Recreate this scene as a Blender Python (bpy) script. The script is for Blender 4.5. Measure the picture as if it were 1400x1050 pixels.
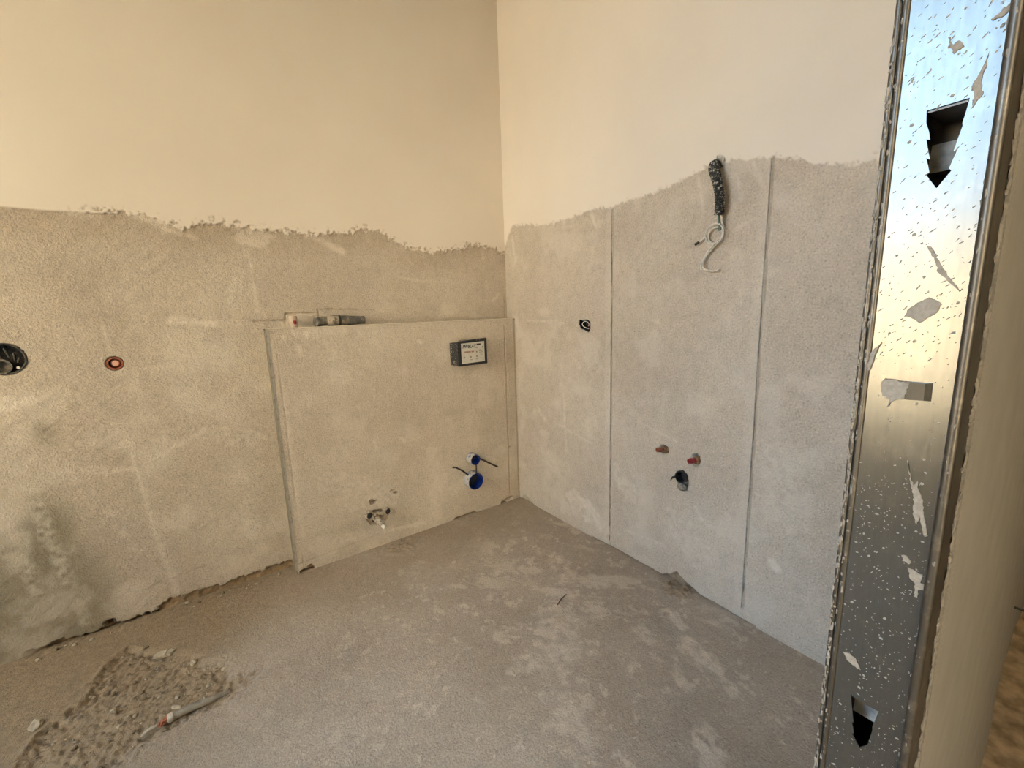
import bpy, bmesh, math, random
import numpy as np
from mathutils import Vector, Matrix

scene = bpy.context.scene
for o in list(bpy.data.objects):
    bpy.data.objects.remove(o)
COL = scene.collection

# ------------------------------------------------------------------ camera
# world: back wall is the plane y=0, right wall x=0, floor z=0 (metres)
cam_d = bpy.data.cameras.new('camera')
cam = bpy.data.objects.new('camera', cam_d)
COL.objects.link(cam)
_r = Vector((0.80983971, -0.58582149, -0.03119012))
_u = Vector((0.12384495, 0.11875116, 0.98517034))
_f = Vector((0.5734301, 0.8016928, -0.16872044))
cam.matrix_world = Matrix(((_r.x, _u.x, -_f.x, -1.6032), (_r.y, _u.y, -_f.y, -2.2734),
                           (_r.z, _u.z, -_f.z, 1.25), (0, 0, 0, 1)))
cam_d.sensor_width = 36.0
cam_d.lens = 576.77 / 1400 * 36.0
cam_d.clip_start = 0.01
scene.camera = cam

# ------------------------------------------------------------------ sky, sun, exposure
world = bpy.data.worlds.new('sky')
scene.world = world
world.use_nodes = True
bg = world.node_tree.nodes['Background']
bg.inputs[0].default_value = (0.43, 0.69, 1.0, 1)
bg.inputs[1].default_value = 1.38

sun_d = bpy.data.lights.new('sun', 'SUN')
sun_d.energy = 7.0
sun_d.color = (1.0, 0.89, 0.70)
sun_d.angle = math.radians(0.6)
sun = bpy.data.objects.new('sun', sun_d)
COL.objects.link(sun)
sun.rotation_euler = Vector((-0.70, -0.52, -0.70)).to_track_quat('-Z', 'Y').to_euler()

scene.view_settings.view_transform = 'Standard'
scene.view_settings.look = 'None'
scene.view_settings.gamma = 1.0
scene.view_settings.use_curve_mapping = False
scene.view_settings.exposure = 3.17
try:
    scene.cycles.max_bounces = 10
    scene.cycles.diffuse_bounces = 7
    scene.cycles.glossy_bounces = 4
    scene.cycles.caustics_reflective = False
    scene.cycles.caustics_refractive = False
except Exception:
    pass

def portal(name, loc, direction, sx, sy):
    d = bpy.data.lights.new(name, 'AREA')
    d.shape = 'RECTANGLE'; d.size = sx; d.size_y = sy
    d.cycles.is_portal = True
    o = bpy.data.objects.new(name, d); COL.objects.link(o)
    o.location = loc
    o.rotation_euler = Vector(direction).to_track_quat('-Z', 'Z').to_euler()

XL = -4.00                                   # left wall
WIN_Y0, WIN_Y1, WIN_Z0, WIN_Z1 = -2.18, -0.50, 0.62, 3.05     # window in the left wall
portal('window_portal', (XL-.02, (WIN_Y0+WIN_Y1)/2, (WIN_Z0+WIN_Z1)/2), (1, 0, 0), WIN_Y1-WIN_Y0, WIN_Z1-WIN_Z0)
CW_X0, CW_X1, CW_Z0, CW_Z1 = -3.4, -2.0, 0.1, 2.6            # unseen corridor opening, added behind the camera to light the back wall
portal('opening_portal', ((CW_X0+CW_X1)/2, -4.25, (CW_Z0+CW_Z1)/2), (0, 1, 0), CW_X1-CW_X0, CW_Z1-CW_Z0)

# ------------------------------------------------------------------ numbers measured on the place
DB, BH, XB = 0.087, 1.207, -1.384            # boxing: depth, height, left edge
G1, G2 = -0.877, -1.563                      # screed beads on the right wall
JX, JF, JN = -1.1333, -2.150, -2.2175        # door post: face, inner edge, outer edge
ZC = 3.20                                    # ceiling
rnd = random.Random(7)

# ------------------------------------------------------------------ noise
_rt = np.random.RandomState(3).rand(256, 256)
def vnoise(u, v, s, seed=0, sv=None):
    sv = s if sv is None else sv
    a = u*s + 17.3*seed; b = v*sv + 9.7*seed + 3.1
    ia = np.floor(a).astype(int); ib = np.floor(b).astype(int)
    fa = a-ia; fb = b-ib
    fa = fa*fa*(3-2*fa); fb = fb*fb*(3-2*fb)
    g = lambda i, j: _rt[(i+seed*37) % 256, (j+seed*91) % 256]
    return (g(ia, ib)*(1-fa)*(1-fb)+g(ia+1, ib)*fa*(1-fb)+g(ia, ib+1)*(1-fa)*fb+g(ia+1, ib+1)*fa*fb)*2-1
def fbm(u, v, s, o=4, seed=0, sv=None, gain=.5):
    r = 0; a = 1; t = 0
    for k in range(o):
        r = r + a*vnoise(u, v, s*2.03**k, seed+k*5, None if sv is None else sv*2.03**k); t += a; a *= gain
    return r/t
def sstep(a, b, x):
    t = np.clip((x-a)/(b-a), 0, 1)
    return t*t*(3-2*t)
def seg_dist(u, v, p, q):
    p = np.array(p); q = np.array(q); d = q-p
    t = np.clip(((u-p[0])*d[0]+(v-p[1])*d[1])/(d@d), 0, 1)
    return np.hypot(u-p[0]-t*d[0], v-p[1]-t*d[1]), t
def path_dist(u, v, pts):
    return np.min([seg_dist(u, v, a, b)[0] for a, b in zip(pts[:-1], pts[1:])], axis=0)
def in_poly(u, v, poly):
    r = np.zeros(u.shape, bool); n = len(poly)
    for i in range(n):
        (x1, y1), (x2, y2) = poly[i], poly[(i+1) % n]
        if y1 == y2: continue
        c = ((y1 > v) != (y2 > v)) & (u < (x2-x1)*(v-y1)/(y2-y1)+x1)
        r ^= c
    return r
def poly_sd(u, v, poly):                       # >0 inside
    d = path_dist(u, v, list(poly)+[poly[0]])
    return np.where(in_poly(u, v, poly), d, -d)

# ------------------------------------------------------------------ materials
def new_mat(name):
    m = bpy.data.materials.new(name); m.use_nodes = True
    nt = m.node_tree; nt.nodes.clear()
    out = nt.nodes.new('ShaderNodeOutputMaterial'); b = nt.nodes.new('ShaderNodeBsdfPrincipled')
    nt.links.new(b.outputs[0], out.inputs[0])
    return m, nt, b
def nnoise(nt, scale, detail=4, rough=.55, vec=None, mapscale=None, dist=0):
    n = nt.nodes.new('ShaderNodeTexNoise')
    n.inputs['Scale'].default_value = scale; n.inputs['Detail'].default_value = detail
    n.inputs['Roughness'].default_value = rough; n.inputs['Distortion'].default_value = dist
    tc = nt.nodes.new('ShaderNodeTexCoord'); src = tc.outputs['Object']
    if mapscale:
        mp = nt.nodes.new('ShaderNodeMapping'); mp.inputs['Scale'].default_value = mapscale
        nt.links.new(src, mp.inputs[0]); src = mp.outputs[0]
    nt.links.new(src, n.inputs['Vector'])
    return n.outputs['Fac']
def ramp(nt, fac, stops):
    r = nt.nodes.new('ShaderNodeValToRGB'); e = r.color_ramp.elements
    while len(e) < len(stops): e.new(.5)
    for k, (p, c) in enumerate(stops):
        e[k].position = p; e[k].color = (c, c, c, 1) if not isinstance(c, tuple) else (*c, 1)
    nt.links.new(fac, r.inputs[0])
    return r.outputs[0]
def mix(nt, fac, a, b, mode='MIX'):
    m = nt.nodes.new('ShaderNodeMix'); m.data_type = 'RGBA'; m.blend_type = mode
    for s, x in ((m.inputs[0], fac), (m.inputs[6], a), (m.inputs[7], b)):
        if isinstance(x, (int, float)): s.default_value = x
        elif isinstance(x, tuple): s.default_value = (*x, 1)
        else: nt.links.new(x, s)
    return m.outputs[2]
def math_n(nt, op, a, b=0.0):
    m = nt.nodes.new('ShaderNodeMath'); m.operation = op
    for s, x in ((m.inputs[0], a), (m.inputs[1], b)):
        if isinstance(x, (int, float)): s.default_value = x
        else: nt.links.new(x, s)
    return m.outputs[0]
def bump(nt, b, h, strength, dist):
    n = nt.nodes.new('ShaderNodeBump'); n.inputs['Distance'].default_value = dist
    if isinstance(strength, (int, float)): n.inputs['Strength'].default_value = strength
    else: nt.links.new(strength, n.inputs['Strength'])
    nt.links.new(h, n.inputs['Height']); nt.links.new(n.outputs[0], b.inputs['Normal'])

def simple(name, c, rough=.6, metal=0, var=.12, scale=60, bmp=0, c2=None):
    m, nt, b = new_mat(name)
    n = nnoise(nt, scale, 3)
    d = c2 if c2 else tuple(max(0, x*(1-2*var)) for x in c)
    col = mix(nt, ramp(nt, n, [(.35, 0.0), (.65, 1.0)]), d, c)
    nt.links.new(col, b.inputs['Base Color'])
    b.inputs['Roughness'].default_value = rough; b.inputs['Metallic'].default_value = metal
    if bmp: bump(nt, b, n, bmp, .002)
    return m

def plaster_mat(name, c1, c2, smear_c, dirt_c, fine_c=.80):
    """R finish coat, G chalky smears, B dirt, bare mortar or darkened cracks and recesses, A damp / reddish tone (all from the vertex layer 'coat')"""
    m, nt, b = new_mat(name)
    at = nt.nodes.new('ShaderNodeAttribute'); at.attribute_name = 'coat'
    sp = nt.nodes.new('ShaderNodeSeparateColor'); nt.links.new(at.outputs['Color'], sp.inputs[0])
    fin, sme, dirt, damp_shade = sp.outputs[0], sp.outputs[1], sp.outputs[2], at.outputs['Alpha']
    big = ramp(nt, nnoise(nt, 2.3, 5, .6), [(.35, 0.0), (.68, 1.0)])
    col = mix(nt, big, c1, c2)
    mid = ramp(nt, nnoise(nt, 26, 6, .72), [(.30, .87), (.52, 1.0), (.75, 1.07)])
    col = mix(nt, 1.0, col, mid, 'MULTIPLY')
    fine = nnoise(nt, 150, 3, .7)
    spk = ramp(nt, fine, [(.28, fine_c-.20), (.43, .93), (.60, 1.04), (.74, 1.22)])
    col = mix(nt, 1.0, col, spk, 'MULTIPLY')
    pale = ramp(nt, nnoise(nt, 75, 4, .75), [(.57, 0.0), (.72, .5)])
    col = mix(nt, pale, col, smear_c)
    col = mix(nt, damp_shade, col, (0.22, 0.195, 0.14))
    col = mix(nt, sme, col, smear_c)
    fc = mix(nt, ramp(nt, nnoise(nt, 1.7, 4, .55), [(.3, 0.0), (.7, 1.0)]), (0.70, 0.635, 0.565), (0.75, 0.69, 0.62))
    fc = mix(nt, ramp(nt, nnoise(nt, 9, 5, .7, mapscale=(1, 1, .35)), [(.60, 0.0), (.78, .25)]), fc, (0.63, 0.58, 0.49))
    col = mix(nt, fin, col, fc)
    dc = mix(nt, ramp(nt, nnoise(nt, 40, 5, .7), [(.3, 0.0), (.7, 1.0)]), dirt_c, tuple(x*1.7 for x in dirt_c))
    col = mix(nt, dirt, col, dc)
    nt.links.new(col, b.inputs['Base Color'])
    b.inputs['Roughness'].default_value = .93
    b.inputs['Specular IOR Level'].default_value = .2
    inv = math_n(nt, 'SUBTRACT', 1.0, fin)
    st = math_n(nt, 'MULTIPLY_ADD', inv, .75)
    st.node.inputs[2].default_value = .08
    hh = math_n(nt, 'ADD', fine, math_n(nt, 'MULTIPLY', nnoise(nt, 55, 5, .7), 1.2))
    bump(nt, b, hh, st, .0036)
    return m

M = {}
M['plaster'] = plaster_mat('rough_plaster', (0.485, 0.42, 0.352), (0.585, 0.515, 0.438), (0.71, 0.645, 0.57), (0.20, 0.135, 0.075))
M['concrete'] = plaster_mat('screed', (0.38, 0.315, 0.255), (0.46, 0.39, 0.32), (0.66, 0.575, 0.48), (0.20, 0.148, 0.092), .84)
M['smooth_plaster'] = simple('smooth_plaster', (0.80, 0.73, 0.60), .9, 0, .04, 3)
M['outer_plaster'] = simple('outer_plaster', (0.26, 0.24, 0.215), .92, 0, .06, 14, .1)
M['cream_ceiling'] = simple('ceiling_paint', (0.84, 0.79, 0.68), .9, 0, .03, 3)
M['brown_floor'] = simple('dusty_boards', (0.66, 0.50, 0.34), .9, 0, .28, 18, .3)
M['black'] = simple('black_plastic', (0.02, 0.02, 0.022), .5, 0, .3, 120, .2)
M['black_dusty'] = simple('dusty_black_plastic', (0.014, 0.014, 0.014), .6, 0, 0, 110, .3, (0.10, 0.092, 0.08))
def speckled(name, base, spot, scale, lo, hi, rough=.6, metal=0):
    m, nt, b = new_mat(name)
    f = ramp(nt, nnoise(nt, scale, 4, .7), [(lo, 0.0), (hi, 1.0)])
    nt.links.new(mix(nt, f, base, spot), b.inputs['Base Color'])
    b.inputs['Roughness'].default_value = rough; b.inputs['Metallic'].default_value = metal
    return m
M['conduit'] = speckled('splattered_conduit', (0.018, 0.018, 0.018), (0.55, 0.51, 0.44), 95, .54, .62)
M['box_black'] = speckled('splattered_black', (0.015, 0.015, 0.017), (0.42, 0.37, 0.30), 70, .56, .66)
M['grey_pipe'] = speckled('mortared_pipe', (0.085, 0.08, 0.072), (0.28, 0.245, 0.195), 42, .46, .66)
M['crusted'] = speckled('plaster_crusted', (0.44, 0.38, 0.31), (0.13, 0.10, 0.075), 70, .46, .60, .9)
M['blue'] = simple('blue_pvc', (0.008, 0.035, 0.26), .35, 0, .15, 30)
M['blue_outer'] = speckled('mortared_blue_pvc', (0.46, 0.43, 0.40), (0.13, 0.17, 0.30), 60, .50, .60, .8)
M['copper'] = simple('red_plastic', (0.42, 0.13, 0.075), .45, 0, .3, 90)
M['pink'] = simple('pale_pink_core', (0.72, 0.42, 0.32), .5, 0, .1, 80)
M['red'] = simple('red_cap', (0.40, 0.04, 0.045), .45, 0, .25, 90)
M['darkred'] = simple('dark_red_hole', (0.13, 0.008, 0.03), .5, 0, .2, 90)
M['white'] = simple('off_white_plastic', (0.72, 0.68, 0.62), .45, 0, .06, 60)
M['pinkish'] = simple('pink_grey_plastic', (0.52, 0.42, 0.34), .7, 0, .12, 60)
M['panel'] = simple('label_foil', (0.54, 0.52, 0.48), .4, 0, .05, 40)
M['ink'] = simple('dark_ink', (0.03, 0.04, 0.045), .6, 0, .1, 40)
M['ink_red'] = simple('red_ink', (0.30, 0.08, 0.05), .6, 0, .1, 40)
M['ink_soft'] = simple('grey_ink', (0.22, 0.19, 0.15), .6, 0, .1, 40)
M['rod'] = simple('rusty_rod', (0.055, 0.04, 0.032), .6, .3, .4, 140)
M['wire_white'] = simple('dusty_white_wire', (0.72, 0.68, 0.60), .6, 0, .15, 120)
M['wire_green'] = simple('green_wire', (0.06, 0.14, 0.09), .5, 0, .2, 90)
M['wire_dark'] = simple('dark_wire', (0.03, 0.027, 0.025), .5, 0, .2, 90)
M['brass'] = simple('brown_ring', (0.34, 0.20, 0.11), .6, 0, .3, 120)
M['stone'] = simple('plaster_chip', (0.48, 0.40, 0.29), .95, 0, .15, 60, .4)
M['stone_dark'] = simple('mortar_chip', (0.26, 0.19, 0.115), .95, 0, .2, 60, .4)
M['wood'] = simple('wood_splinter', (0.10, 0.07, 0.045), .8, 0, .2, 90)
M['facade'] = simple('ochre_render', (0.70, 0.60, 0.43), .95, 0, .05, 2)
M['earth'] = simple('dry_ground', (0.24, 0.21, 0.16), .95, 0, .15, 1)
M['spatter'] = simple('dried_plaster', (0.29, 0.265, 0.24), .95, 0, .12, 300, .3)
M['gypsum'] = simple('gypsum_edge', (0.62, 0.62, 0.60), .95, 0, .2, 120, .3)
M['frame_wood'] = simple('window_wood', (0.45, 0.30, 0.18), .7, 0, .2, 30)
M['tape'] = simple('dark_tape', (0.03, 0.026, 0.024), .5, 0, .2, 90)
M['orange'] = speckled('torn_orange_sleeve', (0.36, 0.09, 0.03), (0.22, 0.14, 0.08), 200, .48, .6)

def galvanised(name, c, rough, dirt=.0):
    m, nt, b = new_mat(name)
    streak = nnoise(nt, 60, 4, .6, mapscale=(6, 6, .25))
    col = mix(nt, ramp(nt, streak, [(.35, 0.0), (.7, 1.0)]), tuple(x*.90 for x in c), c)
    grime = ramp(nt, nnoise(nt, 45, 6, .72), [(.52, 0.0), (.75, 1.0)])
    col = mix(nt, math_n(nt, 'MULTIPLY', grime, dirt), col, (0.30, 0.27, 0.23))
    nt.links.new(col, b.inputs['Base Color'])
    b.inputs['Metallic'].default_value = .85
    r = math_n(nt, 'MULTIPLY_ADD', nnoise(nt, 120, 4, .7, mapscale=(3, 3, .5)), .16)
    r.node.inputs[2].default_value = rough-.08
    nt.links.new(r, b.inputs['Roughness'])
    bump(nt, b, nnoise(nt, 25, 3, .5, mapscale=(1, 1, .3)), .10, .002)
    return m
M['zinc'] = galvanised('galvanised_sheet', (0.172, 0.164, 0.150), .24, .35)
M['zinc_dull'] = galvanised('dull_galvanised', (0.125, 0.112, 0.098), .42, .7)
M['bead'] = speckled('plastered_bead', (0.36, 0.33, 0.29), (0.17, 0.155, 0.14), 30, .5, .7, .7)

# ------------------------------------------------------------------ mesh helpers
def link(o, parent=None):
    COL.objects.link(o)
    if parent: o.parent = parent
    return o
def tag(o, label=None, cat=None, group=None, kind=None):
    if label: o['label'] = label
    if cat: o['category'] = cat
    if group: o['group'] = group
    if kind: o['kind'] = kind
    return o
def empty(name, loc=(0, 0, 0)):
    o = bpy.data.objects.new(name, None); o.empty_display_size = .05
    o.location = loc
    return link(o)

class MB:
    def __init__(s): s.v = []; s.f = []
    def add(s, vs, fs):
        n = len(s.v); s.v += [tuple(x) for x in vs]; s.f += [tuple(i+n for i in f) for f in fs]; return s
    def box(s, x0, x1, y0, y1, z0, z1):
        return s.add([(x, y, z) for x in (x0, x1) for y in (y0, y1) for z in (z0, z1)],
                     [(0, 1, 3, 2), (4, 6, 7, 5), (0, 4, 5, 1), (2, 3, 7, 6), (0, 2, 6, 4), (1, 5, 7, 3)])
    def frustum(s, base, front):          # two 4-point loops
        return s.add(list(base)+list(front), [(3, 2, 1, 0), (4, 5, 6, 7)]+[(i, (i+1) % 4, 4+(i+1) % 4, 4+i) for i in range(4)])
    def rings(s, centres, radii, frames, n=16, cap0=True, cap1=True, jit=0, seed=1):
        rr = random.Random(seed); vs = []; fs = []
        for c, r, (a, b) in zip(centres, radii, frames):
            for k in range(n):
                t = 2*math.pi*k/n; q = r*(1+jit*(rr.random()*2-1))
                vs.append(c+a*(q*math.cos(t))+b*(q*math.sin(t)))
        m = len(centres)
        for i in range(m-1):
            for k in range(n):
                fs.append((i*n+k, i*n+(k+1) % n, (i+1)*n+(k+1) % n, (i+1)*n+k))
        if cap0: fs.append(tuple(range(n-1, -1, -1)))
        if cap1: fs.append(tuple((m-1)*n+k for k in range(n)))
        return s.add(vs, fs)
    def lathe(s, o, axis, prof, n=24, cap0=True, cap1=True, jit=0, seed=1):
        o = Vector(o); w = Vector(axis).normalized()
        a = w.orthogonal().normalized(); b = w.cross(a)
        return s.rings([o+w*t for t, r in prof], [r for t, r in prof], [(a, b)]*len(prof), n, cap0, cap1, jit, seed)
    def tube(s, pts, radii, n=10, cap=True, jit=0, seed=1):
        pts = [Vector(p) for p in pts]
        if isinstance(radii, (int, float)): radii = [radii]*len(pts)
        fr = []; prev = None
        for i, p in enumerate(pts):
            t = (pts[min(i+1, len(pts)-1)]-pts[max(i-1, 0)]).normalized()
            a = t.orthogonal().normalized() if prev is None else (prev-t*prev.dot(t)).normalized()
            prev = a; fr.append((a, t.cross(a)))
        return s.rings(pts, radii, fr, n, cap, cap, jit, seed)
    def blob(s, c, sx, sy, sz, seed=0, sub=1, rough=.3, rot=0):
        bm = bmesh.new(); bmesh.ops.create_icosphere(bm, subdivisions=sub, radius=1)
        rr = random.Random(seed); cr, sr = math.cos(rot), math.sin(rot)
        vs = []
        for v in bm.verts:
            k = 1+rough*(rr.random()*2-1); x, y, z = v.co.x*sx*k, v.co.y*sy*k, v.co.z*sz*k
            vs.append((c[0]+x*cr-y*sr, c[1]+x*sr+y*cr, c[2]+z))
        fs = [tuple(v.index for v in f.verts) for f in bm.faces]; bm.free()
        return s.add(vs, fs)
    def build(s, name, mat, parent=None, smooth=False, local=True):
        me = bpy.data.meshes.new(name)
        off = Vector(parent_world(parent)) if parent else Vector((0, 0, 0))
        me.from_pydata([tuple(Vector(v)-off) for v in s.v], [], s.f)
        me.materials.append(M[mat] if isinstance(mat, str) else mat)
        bm = bmesh.new(); bm.from_mesh(me); bmesh.ops.recalc_face_normals(bm, faces=bm.faces); bm.to_mesh(me); bm.free()
        if smooth:
            me.polygons.foreach_set('use_smooth', [True]*len(me.polygons))
            me.set_sharp_from_angle(angle=math.radians(40))
        return link(bpy.data.objects.new(name, me), parent)
def parent_world(p):
    l = Vector((0, 0, 0))
    while p is not None:
        l += p.location; p = p.parent
    return l
def spline(pts, n):
    """Catmull-Rom through the points"""
    P = [Vector(p) for p in pts]; P = [2*P[0]-P[1]]+P+[2*P[-1]-P[-2]]; out = []
    for i in range(1, len(P)-2):
        for k in range(n):
            t = k/n; a, b, c, d = P[i-1:i+3]
            out.append(.5*((2*b)+(c-a)*t+(2*a-5*b+4*c-d)*t*t+(3*b-a-3*c+d)*t**3))
    out.append(P[-2]); return out
def prism(poly, x0, x1, yz=True, inset=0.0):
    """outline in (y,z) raised from x0 to x1"""
    m = MB(); n = len(poly); cy = sum(p[0] for p in poly)/n; cz = sum(p[1] for p in poly)/n
    top = [(cy+(y-cy)*(1-inset), cz+(z-cz)*(1-inset)) for y, z in poly]
    m.add([(x0, y, z) for y, z in poly]+[(x1, y, z) for y, z in top],
          [tuple(range(n)), tuple(range(2*n-1, n-1, -1))]+[(i, (i+1) % n, n+(i+1) % n, n+i) for i in range(n)])
    return m

def relief(name, us, vs, hgt, coat, fn, mat, back=None, parent=None):
    """a dense surface: grid over (us,vs) with real relief; fn(u,v,h)->xyz arrays; back = 8 box corners tuple"""
    nu, nv = len(us), len(vs)
    U, V = np.meshgrid(us, vs)
    X, Y, Z = fn(U, V, hgt)
    co = np.stack([X, Y, Z], -1).reshape(-1, 3).astype(np.float32)
    idx = np.arange(nu*nv).reshape(nv, nu)
    q = np.stack([idx[:-1, :-1], idx[:-1, 1:], idx[1:, 1:], idx[1:, :-1]], -1).reshape(-1, 4)
    nb = 0
    if back is not None:
        mb = MB().box(*back); nb = len(mb.v)
        fq = np.array(mb.f)+len(co)
        co = np.concatenate([co, np.array(mb.v, np.float32)]); q = np.concatenate([q, fq])
    me = bpy.data.meshes.new(name)
    me.vertices.add(len(co)); me.vertices.foreach_set('co', co.ravel())
    me.loops.add(q.size); me.loops.foreach_set('vertex_index', q.ravel().astype(np.int32))
    me.polygons.add(len(q)); me.polygons.foreach_set('loop_start', np.arange(0, q.size, 4, dtype=np.int32))
    me.polygons.foreach_set('use_smooth', np.ones(len(q), bool))
    me.update(calc_edges=True)
    at = me.attributes.new('coat', 'FLOAT_COLOR', 'POINT')
    c = np.concatenate([coat.reshape(-1, 4), np.zeros((nb, 4))]).astype(np.float32)
    at.data.foreach_set('color', np.clip(c, 0, 1).ravel())
    me.materials.append(M[mat])
    return link(bpy.data.objects.new(name, me), parent)
def grade(a, b, fine, knee=None, coarse=.016):
    if knee is None: return np.linspace(a, b, int(abs(b-a)/fine)+1)
    return np.concatenate([np.linspace(a, knee, int(abs(knee-a)/fine)+1), np.linspace(knee, b, int(abs(b-knee)/coarse)+1)[1:]])
def stroke(U, V, p, q, w, seed, dens=.5, soft=.012, brk=1.1):
    """a chalky trowel stroke with broken edges"""
    d, t = seg_dist(U, V, p, q)
    n = fbm(U, V, 22, 4, seed)
    return sstep(w+soft, w-soft, d+n*w*brk)*np.clip(dens+.4*fbm(U, V, 60, 2, seed+3), 0, 1)

# ================================================================== SETTING
# ---------------------------------------------------------------- back wall
us = np.concatenate([np.linspace(XL-.02, -2.45, 90)[:-1], grade(-2.45, 0.004, .0042)]); vs = grade(0.0, ZC, .0042, 1.76)
U, V = np.meshgrid(us, vs)
edgeA = [(-2.7, 1.66), (-2.123, 1.663), (-2.019, 1.66), (-1.924, 1.665), (-1.864, 1.668), (-1.736, 1.673), (-1.68, 1.655), (-1.62, 1.628),
         (-1.55, 1.66), (-1.496, 1.662), (-1.376, 1.652), (-1.30, 1.648), (-1.215, 1.641), (-1.08, 1.652), (-0.982, 1.662), (-0.86, 1.684), (-0.795, 1.681),
         (-0.74, 1.648), (-0.70, 1.624), (-0.60, 1.604), (-0.509, 1.594), (-0.40, 1.612), (-0.319, 1.622), (-0.25, 1.655), (-0.164, 1.648), (-0.09, 1.642), (-0.03, 1.62), (0.02, 1.60)]
e = np.interp(U, *zip(*edgeA))
rag = sstep(-2.0, -1.85, U)                    # the far left edge is a clean trowel line
s = V-e+rag*(.024*fbm(U, V, 30, 5, 11, gain=.75)+.010*fbm(U, V, 110, 2, 12))
fin = sstep(-.003, .003, s)
pk = sstep(.15, .35, fbm(U, V, 80, 3, 14))*sstep(-.035, -.004, s)*sstep(.035, .006, s)*rag    # bitten specks along the edge
fin = fin*(1-.85*pk)
h = .0007*fbm(U, V, 9, 5, 21)+.0006*fbm(U, V, 70, 2, 22)
dg = fbm(U*.8+V*.6, V*.8-U*.6, 5, 4, 25, sv=42)
h = h+.0015*dg+fin*.0028-.0012*pk
h = h*(1-fin)+fin*(.0036+.0005*fbm(U, V, 3, 3, 24))
sm = np.zeros_like(U)
for k, (p, q, w, dn) in enumerate([((-1.756, 1.668), (-1.68, 1.640), .022, 1.1), ((-1.68, 1.635), (-1.635, 1.612), .016, 1.1), ((-1.61, 1.606), (-1.585, 1.60), .009, .8),
        ((-1.95, 1.655), (-1.88, 1.650), .008, .6), ((-1.42, 1.615), (-1.34, 1.600), .026, 1.1), ((-1.36, 1.60), (-1.30, 1.625), .012, .7), ((-1.16, 1.638), (-1.06, 1.612), .010, .7),
        ((-1.06, 1.612), (-0.997, 1.570), .013, 1.1), ((-0.66, 1.56), (-0.63, 1.53), .004, .6), ((-0.713, 1.457), (-0.60, 1.440), .004, .7), ((-0.60, 1.440), (-0.40, 1.436), .003, .4),
        ((-0.17, 1.62), (-0.165, 1.58), .006, .6), ((-0.15, 1.44), (-0.14, 1.40), .005, .7), ((-0.06, 1.36), (-0.10, 1.32), .010, .4),
        ((-1.72, 1.255), (-1.56, 1.243), .013, .75), ((-1.56, 1.243), (-1.44, 1.238), .010, .3),
        ((-1.92, 1.24), (-1.903, 1.06), .006, .5), ((-1.913, 0.806), (-1.885, 0.42), .009, .45), ((-1.885, .42), (-1.848, 0.07), .013, .45),
        ((-1.839, 0.686), (-1.653, 0.778), .011, .45), ((-2.10, 0.695), (-1.902, 0.655), .015, .38),
        ((-2.215, 0.683), (-2.144, 0.071), .024, .26), ((-2.285, 0.606), (-2.245, 0.20), .020, .16),
        ((-2.24, .98), (-2.16, .985), .022, .6), ((-1.55, .40), (-1.53, .25), .035, .22), ((-1.62, .75), (-1.50, .72), .05, .2),
        ((-1.40, 1.56), (-1.392, 1.28), .010, .35), ((-1.42, 1.56), (-1.50, 1.30), .02, .15), ((-2.0, .5), (-1.95, .3), .02, .15)]):
    sm = np.maximum(sm, stroke(U, V, p, q, w, 40+k, dn, .012, (.12 if p[0] < -2.1 else .45) if p[0] < -1.8 and p[1] < .9 else 1.1))
    h = h+(.0008 if p[0] > -2.1 else .0003)*sstep(w, 0, seg_dist(U, V, p, q)[0])*(1-fin)
sm = np.maximum(sm, .35*sstep(.1, .5, fbm(U, V, 7, 5, 33))*sstep(1.5, 1.25, V))
und = sstep(-.16, -.02, s)*(1-fin)*.22*(1+.8*fbm(U, V, 12, 4, 35))
dirt = np.maximum(np.zeros_like(U), und+.3*pk)
# chase patched above the boxing: crack lines
for pts in ([(-1.285, 1.275), (-1.14, 1.276)], [(-1.14, 1.276), (-1.142, 1.295), (-1.03, 1.290)], [(-1.14, 1.285), (-1.138, 1.245)], [(-1.288, 1.21), (-1.287, 1.272), (-1.24, 1.270)],
            [(-1.42, 1.245), (-1.28, 1.246)], [(-0.02, 1.42), (-0.015, 1.22)], [(-1.03, 1.290), (-0.86, 1.284)]):
    w = .0032 if pts[0][0] < -1.02 else .0022
    c = sstep(w, w*.35, path_dist(U, V, pts)+.0020*fbm(U, V, 45, 3, 5))*sstep(-.5, .1, fbm(U, V, 25, 3, 6))
    h = h-.0045*c; dirt = np.maximum(dirt, c*.55)
# seam of the lower coat
h = h+.0012*sstep(1.262, 1.252, V+.004*fbm(U, V, 20, 2, 8))*sstep(-1.40, -1.46, U)
# foot of the plaster
eb = .016+.034*fbm(U, V*0, 18, 6, 61, gain=.8)
eb = np.where(U > -1.92, .036+.026*fbm(U, V*0, 26, 6, 62, gain=.8), eb)
left = sstep(-2.33, -2.24, U)
rec = sstep(.003, -.003, V-eb)*left
black = (U < -1.92)
h = h-rec*np.where(black, .028, .012)+rec*.010*fbm(U, V, 45, 4, 63)
dirt = np.maximum(dirt, rec*np.where(black, .7, .85))
hole = sstep(.022, .014, np.hypot(U+2.075, (V-.028)*1.5))
h = h-.03*hole
cr = sstep(.003, .001, np.abs(V-.125-.10*(U+1.98)+.004*fbm(U, V, 30, 2, 66)))*sstep(-1.99, -1.95, U)*sstep(-1.68, -1.74, U)
h = h-.002*cr; dirt = np.maximum(dirt, cr*.35)
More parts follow.
